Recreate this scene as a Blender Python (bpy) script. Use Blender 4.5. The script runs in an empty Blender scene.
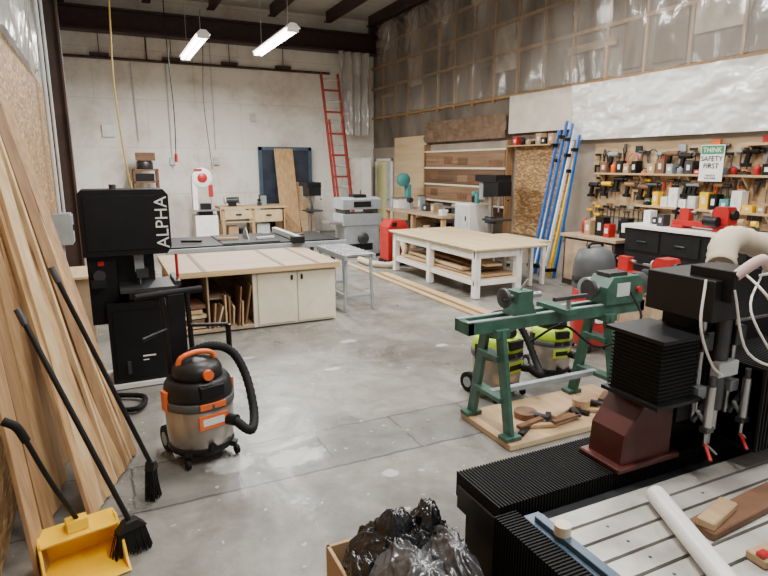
import bpy, bmesh, math, random
from mathutils import Vector, Matrix, Euler, noise
R=random.Random(7)
# ---------------------------------------------------------------- materials
_m={}
def _base(name):
    m=bpy.data.materials.new(name); m.use_nodes=True
    n=m.node_tree.nodes; l=m.node_tree.links
    return m,n,l,n['Principled BSDF']
def c4(c): return (c[0],c[1],c[2],1)
def M(name,col,rough=.5,metal=0,var=.12,scale=6,bump=0,stretch=(1,1,1),c2=None,emit=0,detail=5,spec=None):
    if name in _m: return _m[name]
    m,n,l,b=_base(name)
    tc=n.new('ShaderNodeTexCoord'); mp=n.new('ShaderNodeMapping'); mp.inputs['Scale'].default_value=stretch
    no=n.new('ShaderNodeTexNoise'); no.inputs['Scale'].default_value=scale; no.inputs['Detail'].default_value=detail
    cr=n.new('ShaderNodeValToRGB')
    a=tuple(max(0,x*(1-var)) for x in col); d=c2 or tuple(min(1,x*(1+var)) for x in col)
    cr.color_ramp.elements[0].color=c4(a); cr.color_ramp.elements[1].color=c4(d)
    cr.color_ramp.elements[0].position=.3; cr.color_ramp.elements[1].position=.7
    l.new(tc.outputs['Object'],mp.inputs['Vector']); l.new(mp.outputs['Vector'],no.inputs['Vector'])
    l.new(no.outputs['Fac'],cr.inputs['Fac']); l.new(cr.outputs['Color'],b.inputs['Base Color'])
    b.inputs['Roughness'].default_value=rough; b.inputs['Metallic'].default_value=metal
    if spec is not None: b.inputs['Specular IOR Level'].default_value=spec
    if bump:
        bp=n.new('ShaderNodeBump'); bp.inputs['Strength'].default_value=bump; bp.inputs['Distance'].default_value=.02
        l.new(no.outputs['Fac'],bp.inputs['Height']); l.new(bp.outputs['Normal'],b.inputs['Normal'])
    if emit:
        b.inputs['Emission Color'].default_value=c4(col); b.inputs['Emission Strength'].default_value=emit
    _m[name]=m; return m
def W(name,c1,c2,axis=0,scale=14,rough=.6):
    st=[1,1,1]; st[axis]=.07
    return M(name,c1,rough,0,.0,scale,.08,tuple(st),c2,detail=8)
blk=M('black_paint',(.006,.006,.007),.45,0,.3,spec=.3)
blkr=M('black_rubber',(.007,.007,.007),.7,0,.2,spec=.25)
blkp=M('black_plastic',(.011,.011,.012),.4,0,.2,spec=.35)
gry=M('gray_plastic',(.07,.072,.075),.5)
mgry=M('machine_gray',(.27,.3,.31),.45)
lgry=M('light_gray',(.52,.54,.53),.5)
stl=M('steel',(.45,.45,.46),.32,.9,.2)
dstl=M('dark_steel',(.08,.08,.085),.4,.7,.3)
wht=M('white_paint',(.82,.8,.76),.5,0,.08)
crm=M('cream_paint',(.72,.65,.5),.55,0,.08)
grn=M('lathe_green',(.035,.1,.07),.42,0,.3,9)
lime=M('lime_plastic',(.42,.6,.03),.4,0,.1)
org=M('orange_plastic',(.75,.13,.02),.4,0,.1)
red=M('red_paint',(.42,.014,.014),.35,0,.15)
mar=M('maroon_paint',(.07,.014,.011),.4,0,.3)
yel=M('yellow_plastic',(.9,.52,.003),.35,0,.05)
blu=M('blue_paint',(.02,.12,.42),.35,0,.15)
teal=M('teal_paint',(.06,.26,.26),.4,0,.15)
slate=M('slate_blue',(.06,.1,.15),.4,.2,.2)
beam=M('beam_maroon',(.035,.013,.014),.5,0,.3)
brown=M('brown_wood',(.16,.075,.035),.6,0,.3,10)
card=M('cardboard',(.42,.27,.14),.8,0,.1)
duct=M('duct_beige',(.55,.45,.32),.6,0,.1)
alu=M('bed_aluminium',(.33,.31,.28),.5,.1,.1,5,c2=(.6,.58,.53),detail=9)
woodx=W('pine_x',(.42,.27,.13),(.62,.44,.24),0)
woody=W('pine_y',(.42,.27,.13),(.62,.44,.24),1)
woodz=W('pine_z',(.4,.23,.1),(.6,.39,.19),2,22)
woodz2=W('pine_z_dark',(.2,.105,.045),(.33,.19,.085),2,22)
woodz3=W('pine_z_pale',(.48,.32,.16),(.68,.49,.28),2,26)
woodz4=W('oak_z',(.3,.17,.08),(.47,.29,.14),2,30)
plyt=W('plywood_top',(.52,.38,.21),(.68,.52,.32),1,8)
plyb=W('bench_top_ply',(.36,.25,.16),(.5,.37,.25),0,7)
plyp=W('pegboard_ply',(.36,.24,.12),(.52,.37,.21),1,7)
dply=W('plywood_dark',(.36,.23,.12),(.5,.34,.19),1,10)
ladr=M('ladder_red',(.36,.045,.03),.5)
silt=M('stainless_tank',(.42,.38,.34),.3,.75,.2,3)
white_pl=M('pvc_white',(.8,.8,.78),.3,0,.03)
pap=M('white_paper_label',(.7,.7,.66),.6,0,.05)

def osb(name):
    m,n,l,b=_base(name)
    tc=n.new('ShaderNodeTexCoord')
    cols=[]
    for i,(rt,sc) in enumerate([((.5,.3,.2),(13,13,38)),((1.3,.9,.4),(14,14,36))]):
        mp=n.new('ShaderNodeMapping'); mp.inputs['Rotation'].default_value=rt; mp.inputs['Scale'].default_value=sc
        v=n.new('ShaderNodeTexVoronoi'); v.inputs['Scale'].default_value=1
        l.new(tc.outputs['Object'],mp.inputs['Vector']); l.new(mp.outputs['Vector'],v.inputs['Vector'])
        sp=n.new('ShaderNodeSeparateColor'); l.new(v.outputs['Color'],sp.inputs['Color']); cols.append(sp.outputs['Red'])
    a=n.new('ShaderNodeMath'); a.operation='MULTIPLY'; l.new(cols[0],a.inputs[0]); l.new(cols[1],a.inputs[1])
    cr=n.new('ShaderNodeValToRGB'); e=cr.color_ramp.elements
    e[0].color=(.2,.105,.04,1); e[1].color=(.58,.37,.17,1); e[0].position=0; e[1].position=.75
    l.new(a.outputs[0],cr.inputs['Fac']); l.new(cr.outputs['Color'],b.inputs['Base Color'])
    b.inputs['Roughness'].default_value=.65; return m
osbm=osb('osb_board')

def concrete():
    m,n,l,b=_base('concrete_floor')
    tc=n.new('ShaderNodeTexCoord'); sep=n.new('ShaderNodeSeparateXYZ'); l.new(tc.outputs['Object'],sep.inputs[0])
    def nz(s,d=6,r=.6,dist=0):
        x=n.new('ShaderNodeTexNoise'); x.inputs['Scale'].default_value=s; x.inputs['Detail'].default_value=d; x.inputs['Roughness'].default_value=r; x.inputs['Distortion'].default_value=dist
        l.new(tc.outputs['Object'],x.inputs['Vector']); return x.outputs['Fac']
    def math_(op,a,bb=None,cl=False):
        x=n.new('ShaderNodeMath'); x.operation=op; x.use_clamp=cl
        for i,q in enumerate([a,bb]):
            if q is None: continue
            if isinstance(q,(int,float)): x.inputs[i].default_value=q
            else: l.new(q,x.inputs[i])
        return x.outputs[0]
    cr=n.new('ShaderNodeValToRGB'); e=cr.color_ramp.elements
    e[0].position=.36; e[1].position=.62; e[0].color=(.135,.128,.11,1); e[1].color=(.31,.295,.26,1)
    l.new(nz(.7,14,.7,.6),cr.inputs['Fac'])
    cr2=n.new('ShaderNodeValToRGB'); e=cr2.color_ramp.elements
    e[0].position=.38;e[1].position=.6; e[0].color=(.55,.55,.55,1); e[1].color=(1,1,1,1)
    l.new(nz(3.3,12,.7,.5),cr2.inputs['Fac'])
    mx=n.new('ShaderNodeMixRGB'); mx.blend_type='MULTIPLY'; mx.inputs[0].default_value=.7
    l.new(cr.outputs['Color'],mx.inputs[1]); l.new(cr2.outputs['Color'],mx.inputs[2])
    col=mx.outputs[0]
    X=sep.outputs['X'];Y=sep.outputs['Y']
    wob=math_('MULTIPLY',math_('SUBTRACT',nz(7,4),.5),.05)
    brk=math_('GREATER_THAN',nz(2.5,6,.7),.44)
    def line(v,at,w):
        return math_('LESS_THAN',math_('ABSOLUTE',math_('SUBTRACT',math_('ADD',v,wob),at)),w)
    ls=line(Y,3.38,.011); ls=math_('MAXIMUM',ls,math_('MULTIPLY',line(Y,3.95,.008),brk))
    band=math_('LESS_THAN',math_('ABSOLUTE',math_('SUBTRACT',Y,3.66)),.29)
    pm=math_('PINGPONG',math_('ADD',X,wob),.32)
    cross=math_('MULTIPLY',math_('MULTIPLY',math_('LESS_THAN',pm,.007),band),brk)
    ls=math_('MAXIMUM',ls,cross); ls=math_('MAXIMUM',ls,line(Y,10.2,.008))
    def over(col,fac,c):
        q=n.new('ShaderNodeMixRGB'); l.new(fac,q.inputs[0]); l.new(col,q.inputs[1]); q.inputs[2].default_value=c4(c); return q.outputs[0]
    col=over(col,math_('MULTIPLY',band,.3),(.09,.09,.095))
    col=over(col,math_('MULTIPLY',math_('SUBTRACT',nz(1.1,10,.7,1.2),.53,True),3,True),(.085,.08,.07))
    col=over(col,math_('MULTIPLY',math_('MULTIPLY',math_('SUBTRACT',nz(1.7,10,.78,2),.6,True),5,True),.5),(.42,.4,.36))
    col=over(col,math_('MULTIPLY',ls,.75),(.035,.035,.035))
    sp=math_('MULTIPLY',math_('GREATER_THAN',nz(14,1.5,.5),.715),.7)
    col=over(col,sp,(.5,.5,.47))
    for (px,py,rx,ry) in [(.62,3.72,.17,.13),(1.05,3.63,.22,.13),(.42,4.6,.05,.05),(2.4,6.0,.12,.06),(1.55,3.15,.06,.05),(1.9,5.2,.1,.04),(3.3,5.4,.08,.05),(1.2,5.9,.12,.04)]:
        dx=math_('DIVIDE',math_('SUBTRACT',X,px),rx); dy=math_('DIVIDE',math_('SUBTRACT',Y,py),ry)
        d=math_('ADD',math_('MULTIPLY',dx,dx),math_('MULTIPLY',dy,dy))
        d=math_('ADD',d,math_('MULTIPLY',math_('SUBTRACT',nz(14,5),.5),2.2))
        f=math_('MULTIPLY',math_('SUBTRACT',1.05,d),2,True)
        col=over(col,math_('MULTIPLY',f,.8),(.5,.5,.48))
    l.new(col,b.inputs['Base Color'])
    rr=n.new('ShaderNodeMapRange'); l.new(nz(1.5,8,.7,1),rr.inputs[0]); rr.inputs[1].default_value=.35; rr.inputs[2].default_value=.65; rr.inputs[3].default_value=.25; rr.inputs[4].default_value=.55
    l.new(rr.outputs[0],b.inputs['Roughness'])
    bp=n.new('ShaderNodeBump'); bp.inputs['Strength'].default_value=.1; bp.inputs['Distance'].default_value=.02
    l.new(nz(18,6),bp.inputs['Height']); l.new(bp.outputs['Normal'],b.inputs['Normal'])
    return m
conc=concrete()

def painted():
    m,n,l,b=_base('painted_block_wall')
    tc=n.new('ShaderNodeTexCoord'); sep=n.new('ShaderNodeSeparateXYZ'); l.new(tc.outputs['Object'],sep.inputs[0])
    no=n.new('ShaderNodeTexNoise'); no.inputs['Scale'].default_value=.7; no.inputs['Detail'].default_value=10; no.inputs['Roughness'].default_value=.72
    l.new(tc.outputs['Object'],no.inputs['Vector'])
    cr=n.new('ShaderNodeValToRGB'); e=cr.color_ramp.elements
    e[0].position=.32;e[1].position=.52;e[0].color=(.64,.55,.47,1);e[1].color=(.88,.85,.78,1)
    l.new(no.outputs['Fac'],cr.inputs['Fac'])
    br=n.new('ShaderNodeTexBrick'); br.inputs['Scale'].default_value=1; br.inputs['Brick Width'].default_value=2.44; br.inputs['Row Height'].default_value=1.22
    br.inputs['Mortar Size'].default_value=.008; br.inputs['Color1'].default_value=(1,1,1,1); br.inputs['Color2'].default_value=(.95,.95,.95,1); br.inputs['Mortar'].default_value=(.82,.78,.72,1)
    cb=n.new('ShaderNodeCombineXYZ'); l.new(sep.outputs['X'],cb.inputs[0]); l.new(sep.outputs['Z'],cb.inputs[1]); l.new(cb.outputs[0],br.inputs['Vector'])
    mx=n.new('ShaderNodeMixRGB'); mx.blend_type='MULTIPLY'; mx.inputs[0].default_value=1
    l.new(cr.outputs['Color'],mx.inputs[1]); l.new(br.outputs['Color'],mx.inputs[2]); l.new(mx.outputs[0],b.inputs['Base Color'])
    b.inputs['Roughness'].default_value=.7
    return m
pw=painted()

def plastic(name,alpha_lo,alpha_hi,col,rough=.14,bump=.35):
    # milky polyethylene film: mostly see-through, gloss comes from the modelled folds
    m=bpy.data.materials.new(name); m.use_nodes=True; n=m.node_tree.nodes; l=m.node_tree.links
    b=n['Principled BSDF']; out=n['Material Output']
    b.inputs['Base Color'].default_value=c4(col); b.inputs['Roughness'].default_value=rough; b.inputs['Specular IOR Level'].default_value=.9
    tr=n.new('ShaderNodeBsdfTransparent'); mx=n.new('ShaderNodeMixShader')
    tc=n.new('ShaderNodeTexCoord')
    def nn(sc,mpv,d):
        mp=n.new('ShaderNodeMapping'); mp.inputs['Scale'].default_value=mpv
        no=n.new('ShaderNodeTexNoise'); no.inputs['Scale'].default_value=sc; no.inputs['Detail'].default_value=d; no.inputs['Roughness'].default_value=.55
        l.new(tc.outputs['Object'],mp.inputs[0]); l.new(mp.outputs[0],no.inputs['Vector']); return no.outputs['Fac']
    f=nn(.8,(1,1,.35),3)
    mr=n.new('ShaderNodeMapRange'); mr.inputs[1].default_value=.35; mr.inputs[2].default_value=.65; mr.inputs[3].default_value=alpha_lo; mr.inputs[4].default_value=alpha_hi
    l.new(f,mr.inputs[0]); l.new(mr.outputs[0],mx.inputs[0]); l.new(tr.outputs[0],mx.inputs[1]); l.new(b.outputs[0],mx.inputs[2]); l.new(mx.outputs[0],out.inputs['Surface'])
    bp=n.new('ShaderNodeBump'); bp.inputs['Strength'].default_value=bump; bp.inputs['Distance'].default_value=.1
    l.new(nn(3.5,(1,1,.3),4),bp.inputs['Height']); l.new(bp.outputs['Normal'],b.inputs['Normal'])
    return m
plas=plastic('clear_plastic_sheet',.3,.55,(.33,.3,.265))
plasw=plastic('white_plastic_sheet',.93,1,(.7,.69,.66),.25,.3)
plasc=plastic('cloudy_plastic_sheet',.55,.8,(.5,.48,.45))

# ---------------------------------------------------------------- mesh builder
class B:
    def __init__(s,name,org=(0,0,0)):
        s.name=name; s.org=Vector(org); s.v=[]; s.f=[]; s.mi=[]; s.sm=[]; s.mats=[]; s.T=Matrix.Identity(4)
    def add(s,vs,fs,mat,smooth=False,m=None):
        if mat not in s.mats: s.mats.append(mat)
        k=s.mats.index(mat); o=len(s.v)
        T=s.T@m if m is not None else s.T
        s.v+= [T@Vector(p) for p in vs]
        for f in fs: s.f.append([o+i for i in f]); s.mi.append(k); s.sm.append(smooth)
    def box(s,c,d,mat,rot=None):
        x,y,z=d[0]/2,d[1]/2,d[2]/2
        vs=[(-x,-y,-z),(x,-y,-z),(x,y,-z),(-x,y,-z),(-x,-y,z),(x,-y,z),(x,y,z),(-x,y,z)]
        fs=[(0,3,2,1),(4,5,6,7),(0,1,5,4),(1,2,6,5),(2,3,7,6),(3,0,4,7)]
        m=Matrix.Translation(c)
        if rot: m=m@Euler([math.radians(a) for a in rot]).to_matrix().to_4x4()
        s.add(vs,fs,mat,False,m)
    def bb(s,a,b,mat):
        s.box([(a[i]+b[i])/2 for i in range(3)],[abs(b[i]-a[i]) for i in range(3)],mat)
    def bar(s,p1,p2,w,t,mat,up=(0,0,1)):
        p1=Vector(p1);p2=Vector(p2);d=(p2-p1);L=d.length;d.normalize();u=Vector(up)
        x=d.cross(u)
        if x.length<1e-3: x=Vector((1,0,0))
        x.normalize(); y=x.cross(d)
        vs=[]
        for P in (p1,p2):
            for a,b in((-1,-1),(1,-1),(1,1),(-1,1)): vs.append(P+x*(a*w/2)+y*(b*t/2))
        s.add(vs,[(3,2,1,0),(4,5,6,7),(0,1,5,4),(1,2,6,5),(2,3,7,6),(3,0,4,7)],mat)
    def cyl(s,p1,p2,r,mat,r2=None,n=16):
        s.tube([p1,p2],r,mat,n,smooth=False,r2=r2)
    def tube(s,pts,r,mat,n=8,smooth=True,r2=None,rib=0,seg=6):
        pts=[Vector(p) for p in pts]
        if smooth and len(pts)>2:
            q=[pts[0]*2-pts[1]]+pts+[pts[-1]*2-pts[-2]]; o=[]
            for i in range(1,len(q)-2):
                for k in range(seg):
                    t=k/seg; a,b,c,d=q[i-1],q[i],q[i+1],q[i+2]
                    o.append(.5*((2*b)+(c-a)*t+(2*a-5*b+4*c-d)*t*t+(3*b-a-3*c+d)*t**3))
            o.append(pts[-1]); pts=o
        if r2 is None: r2=r
        N=len(pts); vs=[]; fs=[]; pu=None
        for i,p in enumerate(pts):
            d=(pts[min(i+1,N-1)]-pts[max(i-1,0)]).normalized()
            if pu is None:
                pu=d.cross(Vector((0,0,1)))
                if pu.length<1e-3: pu=Vector((1,0,0))
            pu=(pu-d*pu.dot(d)).normalized(); w=d.cross(pu)
            rr=r+(r2-r)*i/(N-1)
            if rib: rr*=1+(rib if i%2 else 0)
            for k in range(n):
                a=2*math.pi*k/n; vs.append(p+(pu*math.cos(a)+w*math.sin(a))*rr)
        for i in range(N-1):
            for k in range(n):
                k2=(k+1)%n; fs.append((i*n+k,i*n+k2,(i+1)*n+k2,(i+1)*n+k))
        s.add(vs,fs,mat,True)
        s.add(vs[:n],[tuple(range(n))[::-1]],mat); s.add(vs[-n:],[tuple(range(n))],mat)
    def lathe(s,c,prof,mat,n=28,axis='z'):
        vs=[];fs=[]
        for r,z in prof:
            for k in range(n):
                a=2*math.pi*k/n; p=(r*math.cos(a),r*math.sin(a),z)
                if axis=='x': p=(p[2],p[0],p[1])
                if axis=='y': p=(p[0],p[2],p[1])
                vs.append((p[0]+c[0],p[1]+c[1],p[2]+c[2]))
        for i in range(len(prof)-1):
            for k in range(n):
                k2=(k+1)%n; fs.append((i*n+k,i*n+k2,(i+1)*n+k2,(i+1)*n+k))
        fs.append(tuple(range(n))[::-1]); fs.append(tuple((len(prof)-1)*n+k for k in range(n)))
        s.add(vs,fs,mat,True)
    def ell(s,c,r,mat,n=16):
        vs=[];fs=[];m=10
        for i in range(m+1):
            a=math.pi*(i/m-.5)
            for k in range(n):
                b=2*math.pi*k/n; vs.append((c[0]+r[0]*max(.02,math.cos(a))*math.cos(b),c[1]+r[1]*max(.02,math.cos(a))*math.sin(b),c[2]+r[2]*math.sin(a)))
        for i in range(m):
            for k in range(n):
                k2=(k+1)%n; fs.append((i*n+k,i*n+k2,(i+1)*n+k2,(i+1)*n+k))
        s.add(vs,fs,mat,True)
    def prism(s,poly,axis,lo,hi,mat):
        n=len(poly); vs=[]
        for h in (lo,hi):
            for a,b in poly:
                vs.append({'x':(h,a,b),'y':(a,h,b),'z':(a,b,h)}[axis])
        fs=[tuple(range(n))[::-1],tuple(range(n,2*n))]+[(i,(i+1)%n,n+(i+1)%n,n+i) for i in range(n)]
        s.add(vs,fs,mat)
    def done(s,bevel=.004,parent=None):
        me=bpy.data.meshes.new(s.name)
        me.from_pydata([v-s.org for v in s.v],[],s.f)
        for m in s.mats: me.materials.append(m)
        for i,p in enumerate(me.polygons): p.material_index=s.mi[i]; p.use_smooth=s.sm[i]
        bm=bmesh.new(); bm.from_mesh(me); bmesh.ops.recalc_face_normals(bm,faces=bm.faces); bm.to_mesh(me); bm.free()
        ob=bpy.data.objects.new(s.name,me); ob.location=s.org; bpy.context.scene.collection.objects.link(ob)
        if bevel:
            md=ob.modifiers.new('bevel','BEVEL'); md.width=bevel; md.segments=1; md.limit_method='ANGLE'; md.angle_limit=math.radians(50)
        if parent: ob.parent=parent; ob.location=s.org-parent.location
        return ob
def text(name,body,size,loc,rot,mat,parent):
    cu=bpy.data.curves.new(name,'FONT'); cu.body=body; cu.size=size; cu.extrude=.001; cu.align_x='CENTER'; cu.align_y='CENTER'
    cu.materials.append(mat); ob=bpy.data.objects.new(name,cu); bpy.context.scene.collection.objects.link(ob)
    ob.parent=parent; ob.location=Vector(loc)-parent.location; ob.rotation_euler=[math.radians(a) for a in rot]; return ob
def sheet(name,org,o,u,v,nu,nv,fn,mat,nrm,thick=0):
    o=Vector(o);u=Vector(u);v=Vector(v);nrm=Vector(nrm); b=B(name,org); vs=[];fs=[]
    for j in range(nv+1):
        for i in range(nu+1):
            a=i/nu;c=j/nv; vs.append(o+u*a+v*c+nrm*fn(a,c))
    for j in range(nv):
        for i in range(nu):
            k=j*(nu+1)+i; fs.append((k,k+1,k+nu+2,k+nu+1))
    b.add(vs,fs,mat,True); return b.done(0)

# ---------------------------------------------------------------- room shell
XL,XR,YB,ZC=-.65,7.75,17.0,6.2
b=B('floor',(0,0,0)); b.bb((XL-.2,-3,-.15),(XR+.2,YB+.2,0),conc); b.done(0)
b=B('wall_back'); b.bb((XL-.2,YB,0),(XR+.2,YB+.2,ZC),pw); b.done(0)
gwall=M('grimy_white_wall',(.42,.4,.37),.7,0,.15,1.5)
b=B('wall_left'); b.bb((XL-.2,-3,0),(XL,YB,ZC),gwall); b.done(0)
rw=M('bare_insulation_wall',(.07,.055,.042),.8,0,.4,.9,.3,(1,1,.6),(.26,.215,.17),detail=3)
b=B('wall_right'); b.bb((XR,-3,0),(XR+.2,YB,ZC),rw); b.done(0)
cm=M('ceiling_panel',(.5,.48,.44),.7,0,.12,3)
b=B('ceiling'); b.bb((XL-.2,-3,ZC),(XR+.2,YB+.2,ZC+.1),cm); b.done(0)
b=B('trim_ceiling_purlins',(3.5,8,6))
for x in (-.1,1.35,2.9,4.5,6.1,7.4):
    b.bb((x-.04,-3,ZC-.28),(x+.04,YB-.5,ZC),beam); b.bb((x-.1,-3,ZC-.3),(x+.1,YB-.5,ZC-.275),beam)
b.done()
b=B('trim_back_beam',(3.5,16.6,5.4))
b.bb((XL,YB-.42,5.22),(XR,YB-.38,5.68),beam); b.bb((XL,YB-.58,5.16),(XR,YB-.22,5.23),beam); b.bb((XL,YB-.55,5.67),(XR,YB-.25,5.72),beam)
b.bb((-.6,YB-.5,5.72),(-.45,YB-.3,ZC),beam); b.bb((XR-.3,YB-.5,5.72),(XR-.15,YB-.3,ZC),beam)
b.done()
b=B('trim_osb_cladding',(XL,5,1.5))
for i,y in enumerate([-2.4,.05,2.5,4.95,7.4]):
    b.bb((XL,y,0),(XL+.02,y+2.44,1.464),osbm); b.bb((XL,y,1.468),(XL+.02,y+2.44,3.05),osbm)
b.bb((XL,11.3,0),(XL+.02,15.5,3.6),osbm)
b.done(.002)
sheet('trim_left_plastic_sheeting',(XL+.08,4,4),(XL+.08,-1,3.02),(0,9.4,0),(0,0,2.85),140,40,lambda a,c:.05*noise.noise(Vector((a*22,c*4,1)))+.03*noise.noise(Vector((a*50,c*9,7))),plasc,(1,0,0))
rust=M('rusty_brown',(.06,.03,.022),.6,0,.4,3)
b=B('steel_column',(-.5,10.1,0))
b.bb((-.645,10.0,0),(-.62,10.25,5.2),rust); b.bb((-.62,10.11,0),(-.4,10.14,5.2),rust); b.bb((-.4,10.0,0),(-.37,10.25,5.2),rust)
b.bb((-.64,9.95,0),(-.34,10.3,.02),rust); b.done()
b=B('electrical_box',(-.5,8.7,1.2))
b.bb((-.63,8.5,.98),(-.42,8.85,1.38),mgry); b.bb((-.43,8.52,1.0),(-.405,8.83,1.36),mgry); b.box((-.4,8.56,1.2),(.02,.03,.08),blk)
b.cyl((-.55,8.7,1.38),(-.55,8.7,4.2),.025,lgry); b.cyl((-.5,8.8,1.38),(-.5,8.8,4.2),.018,lgry); b.cyl((-.55,8.7,.98),(-.55,8.7,0.01),.02,lgry); b.done()
b=B('wall_conduit',(3,16.9,4))
b.cyl((XL,16.93,4.62),(6.3,16.93,4.62),.035,rust); b.cyl((1.3,16.93,4.62),(1.3,16.93,5.2),.02,rust)
b.cyl((.9,16.94,4.6),(.95,16.94,2.6),.015,lgry); b.cyl((1.75,16.94,4.6),(1.75,16.94,1.9),.015,lgry); b.cyl((2.9,16.94,5.2),(2.9,16.94,2.4),.012,lgry)
for x in (1.75,2.9): b.bb((x-.07,16.9,2.0),(x+.07,16.98,2.2),lgry)
for x in (.2,1.9,3.4,4.9): b.bb((x-.22,16.85,4.66),(x+.22,16.98,4.73),rust); b.cyl((x,16.9,4.7),(x,16.9,5.2),.012,rust,n=6)
b.bb((.1,16.92,2.7),(.4,16.98,3.0),wht); b.bb((3.9,16.92,3.2),(4.05,16.98,3.4),lgry)
b.done()
b=B('hanging_air_hose',(.6,13,3)); 
b.tube([(.3,10,5.85),(.32,10,4.5),(.28,10,3.2),(.35,10.02,2.0),(.45,10.1,1.4)],.012,M('hose_yellow',(.6,.42,.1),.5),8)
b.done(0)
b=B('hanging_power_cord',(1.5,12,4)); b.tube([(1.3,12,5.85),(1.28,12,4.6),(1.33,12,3.0),(1.31,12,2.2)],.01,blkr,6); b.tube([(1.31,12,2.2),(1.31,12,2.05)],.03,red,8); b.done(0)
b=B('hanging_power_cord',(2.6,11,4)); b.tube([(2.2,14,5.85),(2.25,14,4.6),(2.2,14,3.4),(2.3,14,1.9)],.008,blkr,6); b.done(0)

# ---------------------------------------------------------------- light fixtures
tub=M('fluorescent_tube',(1,.99,.96),.3,0,0,emit=18)
def fixture(x,y,z,L=2.45,P=165):
    b=B('fluorescent_fixture',(x,y,z))
    b.prism([(x-.13,z+.04),(x+.13,z+.04),(x+.05,z+.12),(x-.05,z+.12)],'y',y-L/2,y+L/2,wht)
    for dx in(-.06,.06): b.cyl((x+dx,y-L/2+.03,z),(x+dx,y+L/2-.03,z),.024,tub,n=10)
    for sy in(-1,1):
        b.bb((x-.1,y+sy*(L/2-.02)-.015,z-.025),(x+.1,y+sy*(L/2-.02)+.015,z+.05),wht)
        b.cyl((x,y+sy*(L/2-.3),z+.12),(x,y+sy*(L/2-.3),ZC-.31),.006,lgry,n=6)
    o=b.done()
    ld=bpy.data.lights.new('tube_light','AREA'); ld.shape='RECTANGLE'; ld.size=.2; ld.size_y=L; ld.energy=P; ld.color=(1,.985,.945)
    lo=bpy.data.objects.new('tube_light',ld); bpy.context.scene.collection.objects.link(lo); lo.parent=o; lo.location=(0,0,-.035)
fixture(1.82,12.4,4.2,P=300); fixture(3.1,11.25,4.2,P=300)
for p in [(1.6,6.0,4.75),(3.6,4.6,4.75),(5.8,6.6,4.8),(1.6,1.2,4.75),(5.2,.8,4.75)]: fixture(*p)  # unseen fixtures outside the view, added to light the room
w=bpy.data.worlds.new('world'); bpy.context.scene.world=w; w.use_nodes=True
w.node_tree.nodes['Background'].inputs[0].default_value=(.97,.98,1,1); w.node_tree.nodes['Background'].inputs[1].default_value=.5

# ---------------------------------------------------------------- right wall dressing
b=B('trim_wall_framing',(XR,8,4.5))
kraft=M('kraft_paper',(.1,.06,.035),.8,0,.3,3); fg=M('fiberglass_gray',(.42,.37,.3),.9,0,.3,4); bd=M('stored_boards_tan',(.3,.2,.11),.7,0,.3,3,0,(1,.3,4))
rk=random.Random(9)
for i in range(23): 
    y=-1+i*.78; b.bb((XR-.06,y,3.3),(XR,y+.05,5.85),woodz4)
    for z0,z1 in((3.4,4.78),(4.9,5.85)):
        k=rk.random(); 
        if k<.25: b.bb((XR-.04,y+.1,z0+.1),(XR-.01,y+rk.uniform(.3,.7),z0+(z1-z0)*rk.uniform(.4,.9)),kraft)
        elif k<.5: b.bb((XR-.045,y+.06,z0+(z1-z0)*rk.uniform(.2,.6)),(XR-.01,y+.77,z1),fg)
        elif k<.7: b.bb((XR-.09,y-.2,z0+.5),(XR-.06,y+.9,z0+.62),bd)
for z in (3.35,4.2,4.8,5.4): b.bb((XR-.065,-1,z),(XR,YB,z+.06),woodz4)
b.done()
def fold(a,c,A=.05,f=14,seed=0):
    return A*(noise.noise(Vector((a*f,c*2.5,seed)))+.6*noise.noise(Vector((a*f*2.3,c*6,seed+5)))+.35*noise.noise(Vector((a*f*5,c*14,seed+9))))
def rdg(x,y,z,w=2.2): return (1-min(1,abs(noise.noise(Vector((x,y,z))))*w))**2
def drape(a,c):
    Yy=a*14.3; k=Yy/1.56; fr=k-math.floor(k)         # staple points every two studs
    px=(fr-.5)*1.56; rr=math.hypot(px,(1-c)*2.5+.1); an=math.atan2(px,(1-c)*2.5+.1)
    s=.045*math.sin(an*16+3*noise.noise(Vector((k,c*2,0))))*min(1,1.2*c+.1)     # fan folds radiating from the staples
    s+=.06*noise.noise(Vector((Yy*.6,c*1.6,1)))+.035*rdg(Yy*1.5,c*1.2,8,3)+.012*noise.noise(Vector((Yy*6,c*5,3)))
    s+=.05*math.sin(Yy*7+2.5*noise.noise(Vector((Yy*.7,c*2,5))))*(1-c)*.6
    return s
sheet('plastic_sheeting',(XR-.25,9,4.6),(XR-.25,2.0,3.38),(0,14.2,0),(0,0,2.48),520,110,drape,plas,(-1,0,0))
sheet('plastic_curtain',(7,16.3,4.2),(6.35,16.3,2.85),(.95,0,0),(0,0,2.3),60,60,lambda a,c:.06*math.sin(a*22+2*noise.noise(Vector((a*3,c*2,0))))+fold(a,c,.06,6,3),plasc,(0,-1,0))
sheet('white_plastic_sheeting',(XR-.17,6.5,2.8),(XR-.16,2.5,2.42),(0,5.7,0),(0,0,.93),190,50,lambda a,c:.02*math.sin(a*40+c*6+3*noise.noise(Vector((a*6,c*3,2))))+.02*rdg(a*14,c*2,6)+fold(a,c,.035,8,8),plasw,(-1,0,0))
cloth=M('brown_cloth',(.16,.1,.06),.8,0,.3,5)
sheet('brown_tarp',(XR-.1,11.8,2.8),(XR-.15,10.1,2.55),(0,3.4,0),(0,0,.5),80,20,lambda a,c:fold(a,c,.05,10,4),cloth,(-1,0,0))
b=B('drywall_panel',(XR-.05,9,2.8)); b.bb((XR-.12,8.25,2.62),(XR-.1,10.05,3.36),M('drywall',(.62,.56,.48),.7,0,.12,4)); b.bb((XR-.1,8.3,2.7),(XR-.066,8.35,3.3),woodz); b.bb((XR-.1,9.9,2.7),(XR-.066,9.95,3.3),woodz); b.done()
lw=M('lower_wall_paint',(.3,.25,.2),.7,0,.15,2)
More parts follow.
